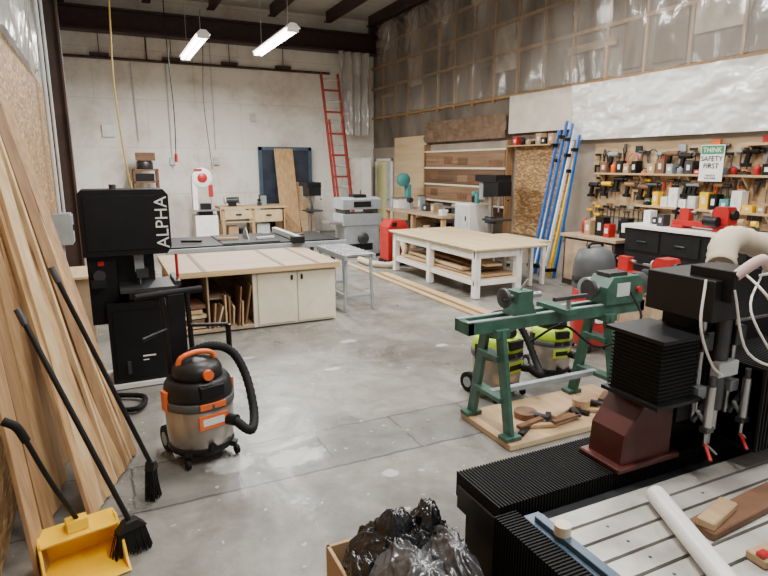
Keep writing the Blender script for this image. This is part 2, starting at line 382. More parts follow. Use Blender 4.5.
b=B('trim_lower_wall_panel',(XR,8,1)); b.bb((XR-.02,-1,0),(XR,YB,2.5),lw); b.done()
b=B('plywood_wall_panel',(XR-.03,14.5,1)); b.bb((XR-.045,13.6,0.01),(XR-.021,15.45,2.75),plyt); b.done()
b=B('trim_osb_panel',(XR-.03,9,1)); b.bb((XR-.05,8.35,.6),(XR-.021,9.85,2.35),osbm); b.done()
b=B('trim_tool_board',(XR-.03,5,1)); b.bb((XR-.045,2.5,1.15),(XR-.021,7.7,2.35),plyp); b.done()
b=B('lumber_rack',(XR-.2,11.7,1.5))
lb=M('stacked_boards_dark',(.12,.065,.035),.6,0,.35,3,0,(1,.2,5)); lb2=M('stacked_boards_tan',(.22,.13,.07),.6,0,.35,3,0,(1,.2,5))
for k,z in enumerate([1.1,1.5,1.9,2.3]):
    b.bb((XR-.2,10.0,z),(XR-.03,13.4,z+.04),crm)
    if k<3:
        b.bb((XR-.18,10.05,z+.04),(XR-.035,13.35,z+.4),lb if k%2 else lb2)
        for j in range(5): b.bb((XR-.19,10.1+j*.66,z+.06+.02*j),(XR-.17,10.6+j*.62,z+.2+.03*j),[lb2,lb,brown][(j+k)%3])
b.bb((XR-.2,9.96,0.01),(XR-.03,10.0,2.5),woodz2); b.bb((XR-.2,13.4,0.01),(XR-.03,13.44,2.5),woodz2)
b.done()
b=B('door_1',(XR,16.2,1))
b.bb((XR-.03,15.68,0.01),(XR-.022,16.7,2.1),M('doorway_painted_light',(.8,.76,.4),.6,0,.05));  # flat pane; the lit room beyond is painted into its colour
for y in(15.6,16.7): b.bb((XR-.06,y,0.01),(XR-.021,y+.08,2.18),wht)
b.bb((XR-.06,15.6,2.1),(XR-.021,16.78,2.18),wht); b.bb((XR-.06,15.7,.02),(XR-.03,15.95,2.1),lgry); b.ell((XR-.09,15.78,1.0),(.03,.03,.03),stl); b.done()

# tools
def tools(name,x,y0,y1,z,n,seed,kinds,sc=1.0):
    r=random.Random(seed); b=B(name,(x,(y0+y1)/2,z)); cols=[red,org,blk,yel,blk,blkp,brown,dstl,woodz,blk,blk,dstl,brown,mgry,dstl,woodz2]
    x=x-.005
    for i in range(n):
        y=y0+(y1-y0)*(i+.5+r.uniform(-.3,.3))/n; k=r.choice(kinds); c=r.choice(cols); L=r.uniform(.14,.4)*sc; zz=z+r.uniform(-.07,.05)
        if k=='s': b.cyl((x-.03,y,zz),(x-.03,y,zz-.13),.02,c,n=8); b.cyl((x-.03,y,zz-.13),(x-.03,y,zz-.13-L*.5),.006,dstl,n=6)
        elif k=='c':
            b.bb((x-.04,y-.01,zz-L*1.4),(x-.03,y+.01,zz),dstl); b.bb((x-.05,y-.016,zz-.04),(x-.02,y+.1,zz),c); b.bb((x-.05,y-.016,zz-L*.9),(x-.02,y+.1,zz-L*.9+.04),c)
            b.cyl((x-.035,y+.085,zz-L*.9),(x-.035,y+.085,zz-L*.9-.13),.018,c,n=8)
        elif k=='h':
            b.cyl((x-.035,y,zz),(x-.035,y+r.uniform(-.05,.05),zz-L),.017,c,n=8); b.cyl((x-.035,y-.06,zz),(x-.035,y+.06,zz),.024,dstl,n=8)
        elif k=='w':
            b.prism([(y-.05,zz),(y+.06,zz),(y+.02,zz-L*1.3),(y-.0,zz-L*1.3)],'x',x-.022,x-.018,stl); b.bb((x-.035,y-.06,zz),(x-.01,y+.06,zz+.1),c)
        elif k=='p':
            b.bar((x-.03,y-.025,zz),(x-.03,y+.02,zz-L*.8),.018,.018,c); b.bar((x-.03,y+.035,zz),(x-.03,y-.01,zz-L*.8),.018,.018,c); b.box((x-.03,y,zz+.03),(.02,.05,.07),dstl)
        elif k=='d':
            b.cyl((x-.08,y-.1,zz-.05),(x-.08,y+.1,zz-.05),.04,c,n=12); b.box((x-.08,y+.05,zz-.14),(.05,.05,.15),blk,(10,0,0)); b.box((x-.08,y+.06,zz-.23),(.08,.1,.05),blk); b.cyl((x-.08,y-.1,zz-.05),(x-.08,y-.15,zz-.05),.018,dstl,n=8)
        elif k=='r':
            q=[(x-.04,y+.1*math.cos(t*.7),zz-.14+.13*math.sin(t*.7)) for t in range(19)]; b.tube(q,.012,c,6,seg=3)
    return b.done(.002)
tools('wall_hand_tools',XR-.05,2.7,7.6,2.23,44,1,'chwpcdr',1.1)
tools('wall_screwdrivers',XR-.05,2.7,7.6,1.78,58,2,'ssphccdh',1.0)
tools('wall_clamps',XR-.05,6.25,7.7,1.32,16,3,'cc',1.3)
tools('wall_spring_clamps',XR-.05,2.7,6.2,1.32,20,8,'cphr',.4)
b=B('wall_tool_shelf',(XR-.2,5.3,1.5))
for z,y0,y1 in((1.84,3.2,7.5),(1.36,3.2,6.6),(2.24,3.2,5.0)):
    b.bb((XR-.24,y0,z),(XR-.05,y1,z+.03),plyp)
    for k in range(6): 
        y=y0+.1+(y1-y0-.2)*k/5; b.prism([(XR-.22,z),(XR-.05,z),(XR-.05,z-.18)],'y',y-.012,y+.012,plyp)
b.done(.002)
def clutter(name,x0,x1,y0,y1,z,n,seed,cols,h=(.05,.22)):
    r=random.Random(seed); b=B(name,((x0+x1)/2,(y0+y1)/2,z))
    for i in range(n):
        w=(y1-y0)/n; y=y0+w*(i+.5); x=r.uniform(x0+.05,max(x0+.051,x1-.05)); H=r.uniform(*h); c=r.choice(cols); k=r.random()
        s=min(w*.46,.15)
        if k<.45:
            b.box((x,y,z+H/2),(min(.14,x1-x0),s*2*r.uniform(.6,1),H),c); b.box((x-.072,y,z+H*.5),(.002,s*.7,H*.4),pap)
        elif k<.7:
            s=min(s,.09); b.lathe((x,y,z),[(s*.6,0),(s*.62,H*.75),(s*.25,H*.85),(s*.25,H)],c,12)
        else: 
            b.box((x,y,z+H*.25),(.1,s*1.3,H*.5),c); b.cyl((x,y-s*.5,z+H*.75),(x,y+s*.7,z+H*.75),H*.22,r.choice(cols),n=10)
            b.box((x,y,z+H*.5),(.04,.04,H*.4),blk)
    return b.done(.003)
cc=[wht,yel,card,blk,red,lgry,blk,org,woody,blkp,dstl]
clutter('shelf_boxes_and_bottles',XR-.22,XR-.08,3.3,6.5,1.39,20,11,[wht,yel,wht,yel,card,blk,teal,lgry],(.08,.28))
clutter('shelf_power_tools',XR-.22,XR-.08,3.3,7.4,1.87,26,12,[blk,blk,card,dstl,org,mgry,red,brown],(.06,.22))
clutter('hanging_red_gloves',XR-.22,XR-.08,8.4,9.8,2.385,8,13,[red,card,brown,blk,org],(.08,.2))
b=B('cabinet_top_shelf',(XR-.2,9.1,2.36)); b.bb((XR-.25,8.62,2.355),(XR-.055,9.9,2.38),plyp); b.done()
b=B('safety_sign',(7.4,5.3,2.0)); b.bb((7.4,5.13,1.78),(7.41,5.47,2.26),wht); b.bb((7.395,5.14,2.14),(7.4,5.46,2.25),M('sign_green',(.02,.22,.1),.5)); b.cyl((7.41,5.3,2.2),(XR-.05,5.3,2.2),.006,stl,n=6); sg=b.done(.001)
text('sign_title','THINK',.09,(7.393,5.3,2.19),(90,0,-90),wht,sg)
text('sign_text','SAFETY\nFIRST',.095,(7.393,5.3,2.03),(90,0,-90),blk,sg)
text('sign_small','THIS IS A\nSAFE AREA',.035,(7.393,5.3,1.84),(90,0,-90),blk,sg)
b=B('bar_clamps',(7.4,8.1,0))
for i,(c,yb,yt,h) in enumerate([(blu,8.55,8.3,2.6),(blu,8.42,8.12,2.75),(blu,8.3,7.98,2.7),(wht,8.2,7.95,2.4),(yel,8.05,7.88,2.1),(blu,7.92,7.8,2.5),(wht,8.47,8.2,2.3)]):
    b.bar((7.15,yb,0.01),(7.42,yt,h),.055,.035,c,(0,1,0)); 
    for t,k in((.06,blk),(.9,blk)):
        p=Vector((7.15,yb,0.01)).lerp(Vector((7.42,yt,h)),t); b.box(p+Vector((-.05,0,0)),(.13,.05,.06),k)
b.done()

# right wall benches
b=B('tool_cabinet',(7.25,5.3,0))
b.bb((6.92,4.3,0.01),(7.6,6.2,1.1),blk); b.bb((6.88,4.25,1.1),(7.62,6.25,1.15),wht)
for y in(4.35,4.98,5.6):
    for z in(.12,.45,.78): b.bb((6.905,y,z),(6.92,y+.56,z+.28),blkr); b.bb((6.885,y+.2,z+.13),(6.905,y+.36,z+.15),dstl)
b.done()
clutter('paint_cans',7.0,7.4,5.65,6.15,1.15,4,21,cc,(.1,.2))
clutter('cordless_drills',7.0,7.4,4.3,4.65,1.15,3,22,cc,(.12,.2))
b=B('low_workbench',(7.25,7.0,0)); b.bb((6.95,6.4,.82),(7.66,7.6,.87),plyb); b.bb((7.0,6.45,0.01),(7.64,7.55,.82),M('dark_cabinet',(.05,.04,.035),.6))
b.bb((6.985,6.5,.1),(7.0,7.0,.78),plyb); b.bb((6.985,7.03,.1),(7.0,7.5,.78),plyb); b.done()
clutter('toolboxes',7.05,7.4,6.45,7.5,.87,5,23,[blk,red,mgry,card,blk],(.15,.32))
b=B('waste_bucket',(6.6,5.8,0)); b.lathe((6.6,5.8,.005),[(.14,0),(.17,.36),(.18,.37),(.18,.39),(.165,.39),(.13,.05)],M('bucket_orange',(.6,.12,.02),.4),24); b.tube([(6.43,5.8,.36),(6.45,5.8,.2),(6.6,5.62,.15),(6.75,5.8,.2),(6.77,5.8,.36)],.005,stl,6); b.done()
def minilathe(name,c,s=1):
    x,y,z=c; b=B(name,c); b.T=Matrix.Translation(c)@Matrix.Rotation(math.radians(90),4,'Z')@Matrix.Scale(s,4)
    b.bb((-.45,-.08,.04),(.45,.08,.12),red); b.bb((-.45,-.12,0),(-.25,.12,.05),red); b.bb((.25,-.12,0),(.45,.12,.05),red)
    b.prism([(-.45,.12),(-.2,.12),(-.2,.3),(-.26,.36),(-.42,.36),(-.45,.3)],'y',-.1,.1,red)
    b.cyl((-.2,0,.25),(-.14,0,.25),.06,stl); b.cyl((-.45,0,.25),(-.5,0,.25),.07,blk); b.bb((.2,-.05,.12),(.36,.05,.3),red); b.cyl((.12,0,.25),(.42,0,.25),.02,stl); b.cyl((.42,0,.25),(.44,0,.25),.06,blk)
    b.bb((-.05,-.16,.12),(0,.06,.15),dstl); b.bb((-.12,-.12,.2),(.1,-.1,.23),stl); b.cyl((-.35,.16,.15),(-.15,.16,.15),.07,blk); b.bb((-.4,-.105,.2),(-.3,-.1,.3),blk)
    return b.done()
minilathe('benchtop_wood_lathe',(7.15,5.15,1.15),.9)
b=B('storage_cabinet',(5.7,4.75,0))
b.bb((5.4,4.35,0.01),(6.0,5.25,.58),plyt); b.bb((5.36,4.3,.58),(6.05,5.3,.62),plyb); b.bb((5.385,4.4,.06),(5.4,4.79,.54),plyb); b.bb((5.385,4.82,.06),(5.4,5.2,.54),plyb); b.box((5.38,4.75,.35),(.02,.02,.08),blk); b.done()
minilathe('midi_wood_lathe',(5.7,4.8,.62),.95)

# far-right bench + machines
b=B('long_workbench',(7.1,12.3,0))
b.bb((6.6,10.9,.84),(7.42,13.9,.9),plyb)
for y in(10.95,12.35,13.75):
    for x in(6.65,7.3): b.bb((x,y,0.01),(x+.09,y+.09,.84),woodz)
b.bb((6.65,10.95,.3),(7.38,13.85,.33),plyb)
for i in range(8): 
    h=.15+.04*(i*5%7); b.bb((6.75,11.1+i*.32,.33),(7.2,11.36+i*.32,.33+h),[card,blk,woody,mgry,card,dstl,red,card][i])
b.done()
clutter('bench_grinders_and_jigs',6.7,7.3,11,13.2,.9,9,31,[blk,mgry,red,wht,card,dstl],(.1,.35))
b=B('benchtop_bandsaw',(7.0,13.55,.9))
b.bb((6.8,13.4,.9),(7.2,13.7,1.15),wht); b.bb((6.75,13.38,1.15),(7.15,13.72,1.18),stl); b.bb((7.1,13.45,1.15),(7.2,13.65,1.5),teal); b.lathe((7.0,13.45,1.62),[(.17,0),(.17,.14)],teal,20,'y'); b.cyl((6.9,13.5,1.18),(6.9,13.5,1.5),.006,stl); b.done()
def drillpress(name,c,h,col=blk,floor=True,s=1):
    x,y,z=c; b=B(name,c)
    b.bb((x-.2*s,y-.2*s,z+.003),(x+.2*s,y+.24*s,z+.05),col if floor else dstl); b.cyl((x,y+.12*s,z+.05),(x,y+.12*s,z+h-.1),.04*s,stl)
    b.bb((x-.17*s,y-.22*s,z+h*.52),(x+.17*s,y+.1*s,z+h*.52+.04),dstl); b.bb((x-.05*s,y+.02,z+h*.48),(x+.05*s,y+.2*s,z+h*.56),dstl)
    b.prism([(y-.24*s,z+h*.8),(y+.15*s,z+h*.78),(y+.15*s,z+h),(y-.18*s,z+h),(y-.24*s,z+h*.95)],'x',x-.13*s,x+.13*s,col)
    b.bb((x-.15*s,y-.2*s,z+h*.955),(x+.15*s,y+.36*s,z+h*1.03),col); b.cyl((x,y+.28*s,z+h*.75),(x,y+.28*s,z+h*.95),.1*s,mgry)
    b.cyl((x,y-.1*s,z+h*.8),(x,y-.1*s,z+h*.7),.03*s,stl); b.cyl((x,y-.1*s,z+h*.7),(x,y-.1*s,z+h*.62),.012*s,stl)
    for a in(0,120,240): 
        q=math.radians(a); b.cyl((x+.14*s,y-.05,z+h*.84),(x+.17*s,y-.05+.14*s*math.cos(q),z+h*.84+.14*s*math.sin(q)),.008,stl,n=6); b.ell((x+.17*s,y-.05+.15*s*math.cos(q),z+h*.84+.15*s*math.sin(q)),(.02,.02,.02),blk,8)
    return b.done()
drillpress('drill_press',(7.0,9.55,0.0),1.75,blk,True,1.25)
drillpress('mortising_machine',(5.0,15.0,0.0),1.5,blk,True,1.3)
b=B('metal_cabinet',(7.1,10.4,0)); b.bb((6.8,10.15,0.01),(7.4,10.7,1.2),wht); b.bb((6.785,10.18,.05),(6.8,10.67,.6),lgry); b.bb((6.785,10.18,.62),(6.8,10.67,1.17),lgry); b.box((6.77,10.25,.9),(.02,.02,.1),blk); b.done()
clutter('small_tool_cases',6.85,7.3,10.2,10.65,1.2,2,33,[blk,teal],(.2,.3))

# ---------------------------------------------------------------- back area
b=B('white_bandsaw',(2.26,15.4,0))
b.bb((2.0,15.1,0.01),(2.55,15.7,.75),wht); b.bb((1.98,15.08,0.01),(2.57,15.72,.04),blk); b.bb((1.95,15.05,.86),(2.6,15.6,.9),stl); b.bb((2.1,15.2,.75),(2.45,15.6,.86),blk)
b.bb((2.0,15.3,.86),(2.12,15.55,1.6),wht); b.lathe((2.25,15.28,1.68),[(.24,0),(.25,.02),(.25,.2),(.24,.24)],wht,24,'y'); b.lathe((2.25,15.26,1.68),[(.12,0),(.12,.02)],red,24,'y'); b.bb((2.05,15.24,1.86),(2.25,15.27,1.9),red); b.cyl((2.45,15.35,.9),(2.45,15.35,1.5),.008,stl); b.bb((2.4,15.3,1.2),(2.5,15.4,1.5),red); b.bb((2.15,15.1,.9),(2.4,15.3,1.05),blk); b.done()
b=B('drawer_workbench',(3.5,15.9,0))
b.bb((2.68,15.45,.86),(4.45,16.3,.92),woodx); 
for x in(2.72,3.5,4.33): 
    for y in(15.5,16.18): b.bb((x,y,0.01),(x+.08,y+.08,.86),woodz)
b.bb((2.75,15.5,.12),(4.38,16.2,.16),woodx); b.bb((2.75,15.5,.5),(3.5,16.2,.53),woodx); b.bb((3.58,15.49,.5),(4.33,15.51,.82),plyt); b.bb((2.8,15.49,.6),(3.5,15.51,.83),plyt); b.bb((4.33,15.5,.15),(4.37,16.2,.86),woodx)
b.bb((2.9,15.6,.16),(3.15,15.9,.4),card); b.bb((3.2,15.6,.16),(3.42,15.9,.32),blk); b.bb((3.65,15.6,.16),(4.0,16.0,.44),lgry)
b.box((3.15,15.47,.72),(.15,.03,.03),blk); b.box((3.95,15.47,.68),(.15,.03,.03),blk); b.done()
clutter('bench_top_machines',3.4,4.3,15.6,16.15,.92,3,41,[blk,dstl,mgry,blk],(.16,.3))
b=B('grinder',(3.05,15.8,.92)); b.cyl((2.9,15.75,1.08),(3.2,15.75,1.08),.08,dstl); b.cyl((2.84,15.75,1.08),(2.88,15.75,1.08),.1,lgry); b.cyl((3.22,15.75,1.08),(3.26,15.75,1.08),.1,lgry); b.bb((2.95,15.68,.92),(3.15,15.83,1.03),blk); b.done()
b=B('tall_tool_stand',(.95,16.3,0))
for x in(.7,1.25):
    for y in(16.0,16.5): b.bb((x,y,0.01),(x+.05,y+.05,1.9),brown)
for z in(.4,1.1,1.55,1.85): b.bb((.7,16.0,z),(1.3,16.55,z+.04),brown)
b.lathe((1.0,16.25,1.89),[(.2,0),(.2,.18),(.1,.24)],dstl,16); b.bb((.75,16.1,1.59),(1.2,16.4,1.78),blk); b.bb((.75,16.1,1.14),(1.15,16.4,1.4),mgry); b.bb((.8,16.1,2.1),(1.25,16.4,2.3),brown); b.done()
b=B('mirror_frame_panel',(4.8,16.7,0))
dk=M('dark_blue_panel',(.03,.04,.06),.25,0,.3,3)
b.bb((4.05,16.78,.02),(5.62,16.82,2.5),dk)
for a,c in(((4.05,16.74,.02),(4.15,16.82,2.5)),((5.52,16.74,.02),(5.62,16.82,2.5)),((4.05,16.74,2.4),(5.62,16.82,2.5)),((4.85,16.75,.02),(4.9,16.82,2.5))): b.bb(a,c,slate)
b.done()
b=B('leaning_plywood_sheet',(4.8,16.5,0)); b.bar((4.75,16.05,.01),(4.75,16.68,2.45),.55,.03,woodz,(0,1,0)); b.bar((5.25,16.0,.01),(5.25,16.7,1.5),.4,.03,dply,(0,1,0)); b.done()
b=B('extension_ladder',(6.0,16.0,0))
P=lambda dx,t:Vector((6.2,15.4,.01)).lerp(Vector((6.0,16.15,4.5)),t)+Vector((dx,0,0))
for dx in(-.25,.25): b.bar(P(dx,0),P(dx,1),.05,.1,ladr,(0,1,0))
for i in range(15): b.cyl(P(-.25,.04+i*.066),P(.25,.04+i*.066),.028,ladr if i%2 else lgry,n=8)
for dx in(-.19,.19): b.bar(P(dx,.1)+Vector((0,-.08,0)),P(dx,.72)+Vector((0,-.08,0)),.04,.08,ladr,(0,1,0))
b.done()
b=B('white_storage_locker',(6.9,16.3,0)); b.bb((6.5,15.95,0.01),(7.2,16.55,2.2),M('locker_white',(.74,.76,.72),.5)); b.bb((6.52,15.93,.08),(6.84,15.95,2.15),wht); b.bb((6.86,15.93,.08),(7.18,15.95,2.15),wht); b.box((6.82,15.92,1.2),(.02,.02,.15),blk); b.done()

b=B('thickness_planer',(5.0,12.0,0))
b.bb((4.65,11.7,0.01),(5.45,12.3,.7),mgry); b.bb((4.6,11.65,0.01),(5.5,12.35,.06),blk); b.bb((4.3,11.75,.74),(5.8,12.25,.79),stl); b.bb((4.6,11.68,.7),(5.5,12.32,.95),mgry)
b.bb((4.66,11.72,.95),(4.78,12.28,1.22),dstl); b.bb((5.32,11.72,.95),(5.44,12.28,1.22),dstl); b.prism([(11.68,1.05),(12.32,1.05),(12.32,1.26),(12.15,1.3),(11.85,1.3),(11.68,1.26)],'x',4.6,5.5,mgry)
b.bb((4.85,11.66,1.1),(5.25,11.68,1.22),blk); b.lathe((5.05,11.62,.42),[(.13,0),(.13,.03)],dstl,18,'y'); b.bb((4.75,11.69,.15),(5.3,11.7,.3),blk); b.bb((4.9,11.8,1.3),(5.2,12.1,1.36),blk); b.done()
b=B('red_dust_collector',(5.2,10.5,0))
b.bb((5.0,10.3,0.02),(5.5,10.75,.12),blk); b.prism([(5.02,.12),(5.48,.12),(5.48,.75),(5.38,.92),(5.1,.92),(5.02,.78)],'y',10.32,10.72,red); b.cyl((5.25,10.3,.55),(5.25,10.22,.55),.16,dstl); b.bb((5.1,10.3,.8),(5.2,10.31,.88),blk)
b.tube([(5.25,10.2,.55),(5.2,9.95,.3),(5.0,10.1,.08),(4.72,10.4,.07),(4.68,11.0,.07)],.06,duct,10,rib=.12,seg=10); b.done()
b=B('table_saw',(2.2,9.1,0))
b.bb((1.5,8.7,0.01),(2.4,9.5,.72),dstl); b.bb((.75,8.55,.8),(3.3,9.75,.86),blk); b.bb((1.45,8.6,.72),(2.45,9.6,.85),dstl); b.bb((1.5,8.58,.86),(2.35,9.7,.875),blkp)
b.bb((.7,8.48,.76),(3.4,8.54,.84),mgry); b.bb((.7,9.76,.78),(3.4,9.8,.84),mgry); b.bb((2.55,8.45,.87),(2.63,9.82,.95),lgry); b.bb((2.5,8.4,.84),(2.68,8.56,.94),blk)
b.prism([(8.9,.875),(9.35,.875),(9.25,1.0),(9.1,1.04)],'x',1.94,1.96,stl)
for x in(3.2,.85):
    for y in(8.6,9.65): b.bb((x-.03,y-.03,0.01),(x+.03,y+.03,.8),dstl)
b.lathe((1.95,8.62,.45),[(.14,0),(.14,.03)],dstl,18,'y'); 
for i in range(4): b.box((1.1+i*.55,8.9+.1*(i%2),.895),(.3,.06,.035),[blk,woodx,lgry,brown][i],(0,0,20*i-25))
b.done()
b=B('infeed_roller_stand',(3.05,7.9,0))
for x in(2.86,3.28):
    for y in(7.25,8.3): b.bar((x,y,0.01),(x+(.03 if x<3 else -.03),y,.74),.035,.035,mgry)
    b.bb((x-.015,7.2,.72),(x+.03,8.35,.8),mgry)
for i in range(8): b.cyl((2.88,7.27+i*.145,.79),(3.28,7.27+i*.145,.79),.028,stl,n=12)
b.bb((2.86,7.24,.2),(3.3,7.27,.24),mgry); b.bb((2.86,8.28,.2),(3.3,8.31,.24),mgry); b.bb((2.87,7.25,.2),(2.9,8.3,.24),mgry); b.done()

# ---------------------------------------------------------------- cabinet bench
b=B('cabinet_workbench',(1.62,7.7,0))
b.bb((.58,6.9,.72),(2.66,8.46,.78),plyb)
bat=M('batten_wood',(.2,.12,.07),.6,0,.2)
for x in(.95,1.9,2.35): b.bb((x,6.9,.78),(x+.05,8.46,.785),bat)
b.bb((.58,6.89,.715),(2.66,6.9,.783),woodx)
b.bb((1.58,6.97,.02),(2.62,8.4,.72),crm)
b.bb((1.6,6.95,.05),(2.08,6.97,.69),crm); b.bb((2.11,6.95,.05),(2.6,6.97,.69),crm); b.box((2.03,6.94,.62),(.025,.02,.06),blk); b.box((2.16,6.94,.62),(.025,.02,.06),blk)
b.bb((.62,6.97,.02),(1.58,8.4,.06),plyb); b.bb((.62,8.37,.06),(1.58,8.4,.72),dply); b.bb((.62,6.97,.02),(.66,8.4,.72),plyb); b.bb((1.0,6.98,.06),(1.02,8.38,.72),plyb); b.bb((1.54,6.96,.02),(1.58,7.02,.72),crm); b.bb((1.02,7.15,.38),(1.3,8.37,.4),plyb)
for i in range(9): 
    x=1.05+i*.05; b.bar((x,7.06+.05*(i%3),.07),(x+R.uniform(.0,.12),7.12,.3+R.random()*.28),.02,.3,[woodz2,plyt,brown,dply][i%4],(0,1,0))
for i in range(5): b.box((.83,7.2,.1+i*.06),(.26,.4,.045),[woodx,brown,plyt][i%3],(0,0,R.uniform(-8,8)))
b.done()
b=B('wood_jig_board',(.45,8.2,0)); b.box((.45,8.2,.36),(.04,.9,.68),plyt,(0,6,0)); b.done()

# ---------------------------------------------------------------- tall black bandsaw
ox,oy=.17,5.72
b=B('black_bandsaw',(ox,oy,0)); b.T=Matrix.Translation((ox,oy,0))
b.bb((-.3,-.24,0.01),(.3,.24,.05),wht); b.prism([(-.24,.05),(.27,.05),(.27,.72),(.2,.8),(-.24,.8)],'y',-.2,.2,blk); b.bb((-.2,-.215,.1),(.24,-.2,.72),blk)
b.bb((-.36,-.12,.6),(-.13,.16,1.5),blk); b.prism([(-.38,1.22),(.3,1.22),(.34,1.28),(.34,1.74),(.3,1.79),(-.35,1.79),(-.38,1.76)],'y',-.2,.18,blk); b.bb((-.34,-.212,1.27),(.22,-.2,1.74),blk)
b.bb((-.12,-.3,.9),(.36,.2,.935),dstl); b.bb((-.05,-.12,.8),(.2,.12,.9),dstl); b.bb((.02,-.1,1.05),(.1,-.04,1.35),mgry); b.bb((.03,-.13,1.0),(.13,0,1.08),dstl); b.cyl((.06,-.05,.93),(.06,-.05,1.25),.007,stl)
b.cyl((-.27,-.14,1.05),(-.27,-.19,1.05),.05,dstl); b.bb((-.34,-.215,.95),(-.22,-.12,1.02),blkp); b.box((-.25,-.125,1.15),(.05,.02,.04),red); b.box((-.1,-.22,.2),(.03,.02,.12),dstl)
b.bb((-.13,.1,.8),(.2,.16,1.25),blkp)
b.cyl((-.1,.0,1.79),(-.1,0,1.83),.03,dstl); b.cyl((.38,-.1,.95),(.38,-.1,1.2),.014,red)
b.bb((.34,-.25,.92),(.39,.22,.97),dstl); b.bb((.02,-.218,.285),(.13,-.215,.3),wht); b.bb((.02,-.218,.25),(.07,-.215,.26),wht)
bs=b.done()
text('label_text','ALPHA',.15,(ox+.275,oy-.214,1.5),(90,-90,0),wht,bs)

# ---------------------------------------------------------------- vacuums
def vac(name,c,s=1,lid=blkp,tank=silt,accent=org,ang=0,hose=True,handle=False,neck=gry):
    b=B(name,c); b.T=Matrix.Translation(c)@Matrix.Rotation(math.radians(ang),4,'Z')@Matrix.Scale(s,4)
    b.lathe((0,0,.09),[(.2,0),(.215,.02),(.225,.12),(.23,.3)],tank,32)
    b.lathe((0,0,.39),[(.235,0),(.24,.01),(.24,.05),(.232,.06)],neck,32)
    b.lathe((0,0,.45),[(.23,0),(.235,.03),(.22,.1),(.2,.13)],lid,32)
    b.lathe((0,0,.58),[(.17,0),(.165,.06),(.14,.1),(.05,.115)],accent if lid!=blkp else blkp,28)
    b.box((0,-.2,.53),(.16,.09,.08),blk); b.tube([(-.13,0,.64),(-.11,0,.72),(0,0,.745),(.11,0,.72),(.13,0,.64)],.018,accent,10)
    b.cyl((0,-.17,.63),(0,-.2,.63),.035,accent); b.bb((-.09,-.239,.41),(.09,-.222,.45),accent)
    b.box((0,-.226,.32),(.2,.012,.1),lid if lid!=blkp else org); b.box((0,-.233,.32),(.15,.004,.05),pap if lid==blkp else blk); b.cyl((.1,-.2,.3),(.14,-.28,.3),.04,blk); b.cyl((-.02,-.21,.14),(-.02,-.25,.14),.025,blk)
    b.lathe((0,0,.075),[(.215,0),(.225,.02),(.22,.05)],blk,32)
    for a in(45,135,225,315):
        q=math.radians(a); x,y=.25*math.cos(q),.25*math.sin(q); b.bar((x*.7,y*.7,.1),(x,y,.08),.05,.04,blk)
        if a in(45,135): b.cyl((x-.02,y,.1),(x+.02,y,.1),.095,blkr,n=20); b.cyl((x-.025,y,.1),(x+.025,y,.1),.05,mgry,n=14)
        else: b.cyl((x-.012,y,.037),(x+.012,y,.037),.033,blkr,n=14)
    for sx in(-1,1): b.bb((sx*.235-.012,-.04,.38),(sx*.235+.012,.04,.52),accent if lid==blkp else blk)
    if hose:
        b.tube([(.13,-.27,.3),(.2,-.36,.24),(.3,-.22,.3),(.34,-.05,.5),(.3,.06,.66),(.18,.1,.73),(.05,.16,.7),(-.05,.24,.6)],.03,blkr,10,rib=.14,seg=12)
    if handle:
        for x in(-.09,.09): b.tube([(x,.24,.15),(x,.28,.6),(x,.32,1.1)],.02,blk,8)
        b.cyl((-.27,.32,1.11),(.2,.32,1.11),.024,blkr); b.bb((-.06,.29,.55),(.06,.33,1.1),blk)
        b.cyl((.09,.28,.86),(.34,.2,.84),.014,blk); b.cyl((-.09,.28,.86),(-.28,.2,.84),.014,blk); b.cyl((.34,.2,.84),(.34,.2,.66),.02,blk)
    return b.done(.003)
vac('wet_dry_vacuum',(.47,3.98,0),1.0,blkp,silt,org,15,True,True)
vac('green_wet_dry_vacuum',(3.0,3.98,0),.95,lime,silt,blk,10,True)
vac('compact_wet_dry_vacuum',(3.76,4.15,0),.85,lime,silt,blk,-10,False)
b=B('red_dust_vacuum',(4.71,4.6,0)); b.T=Matrix.Translation((4.71,4.6,0))
b.lathe((0,0,.08),[(.2,0),(.21,.02),(.21,.6),(.2,.62)],red,28); b.lathe((0,0,.7),[(.215,0),(.22,.03),(.2,.1)],gry,28); b.lathe((0,0,.8),[(.21,0),(.22,.04),(.21,.2),(.17,.3),(.08,.34)],gry,28); b.lathe((0,0,.76),[(.225,0),(.225,.05)],blk,28)
b.tube([(-.1,0,1.1),(-.08,0,1.17),(.08,0,1.17),(.1,0,1.1)],.015,blk); b.box((0,-.2,.45),(.22,.05,.2),wht)
for a in range(4):
    q=math.radians(45+90*a); b.cyl((.18*math.cos(q)-.015,.18*math.sin(q),.042),(.18*math.cos(q)+.015,.18*math.sin(q),.042),.038,blkr,n=12)
b.done()

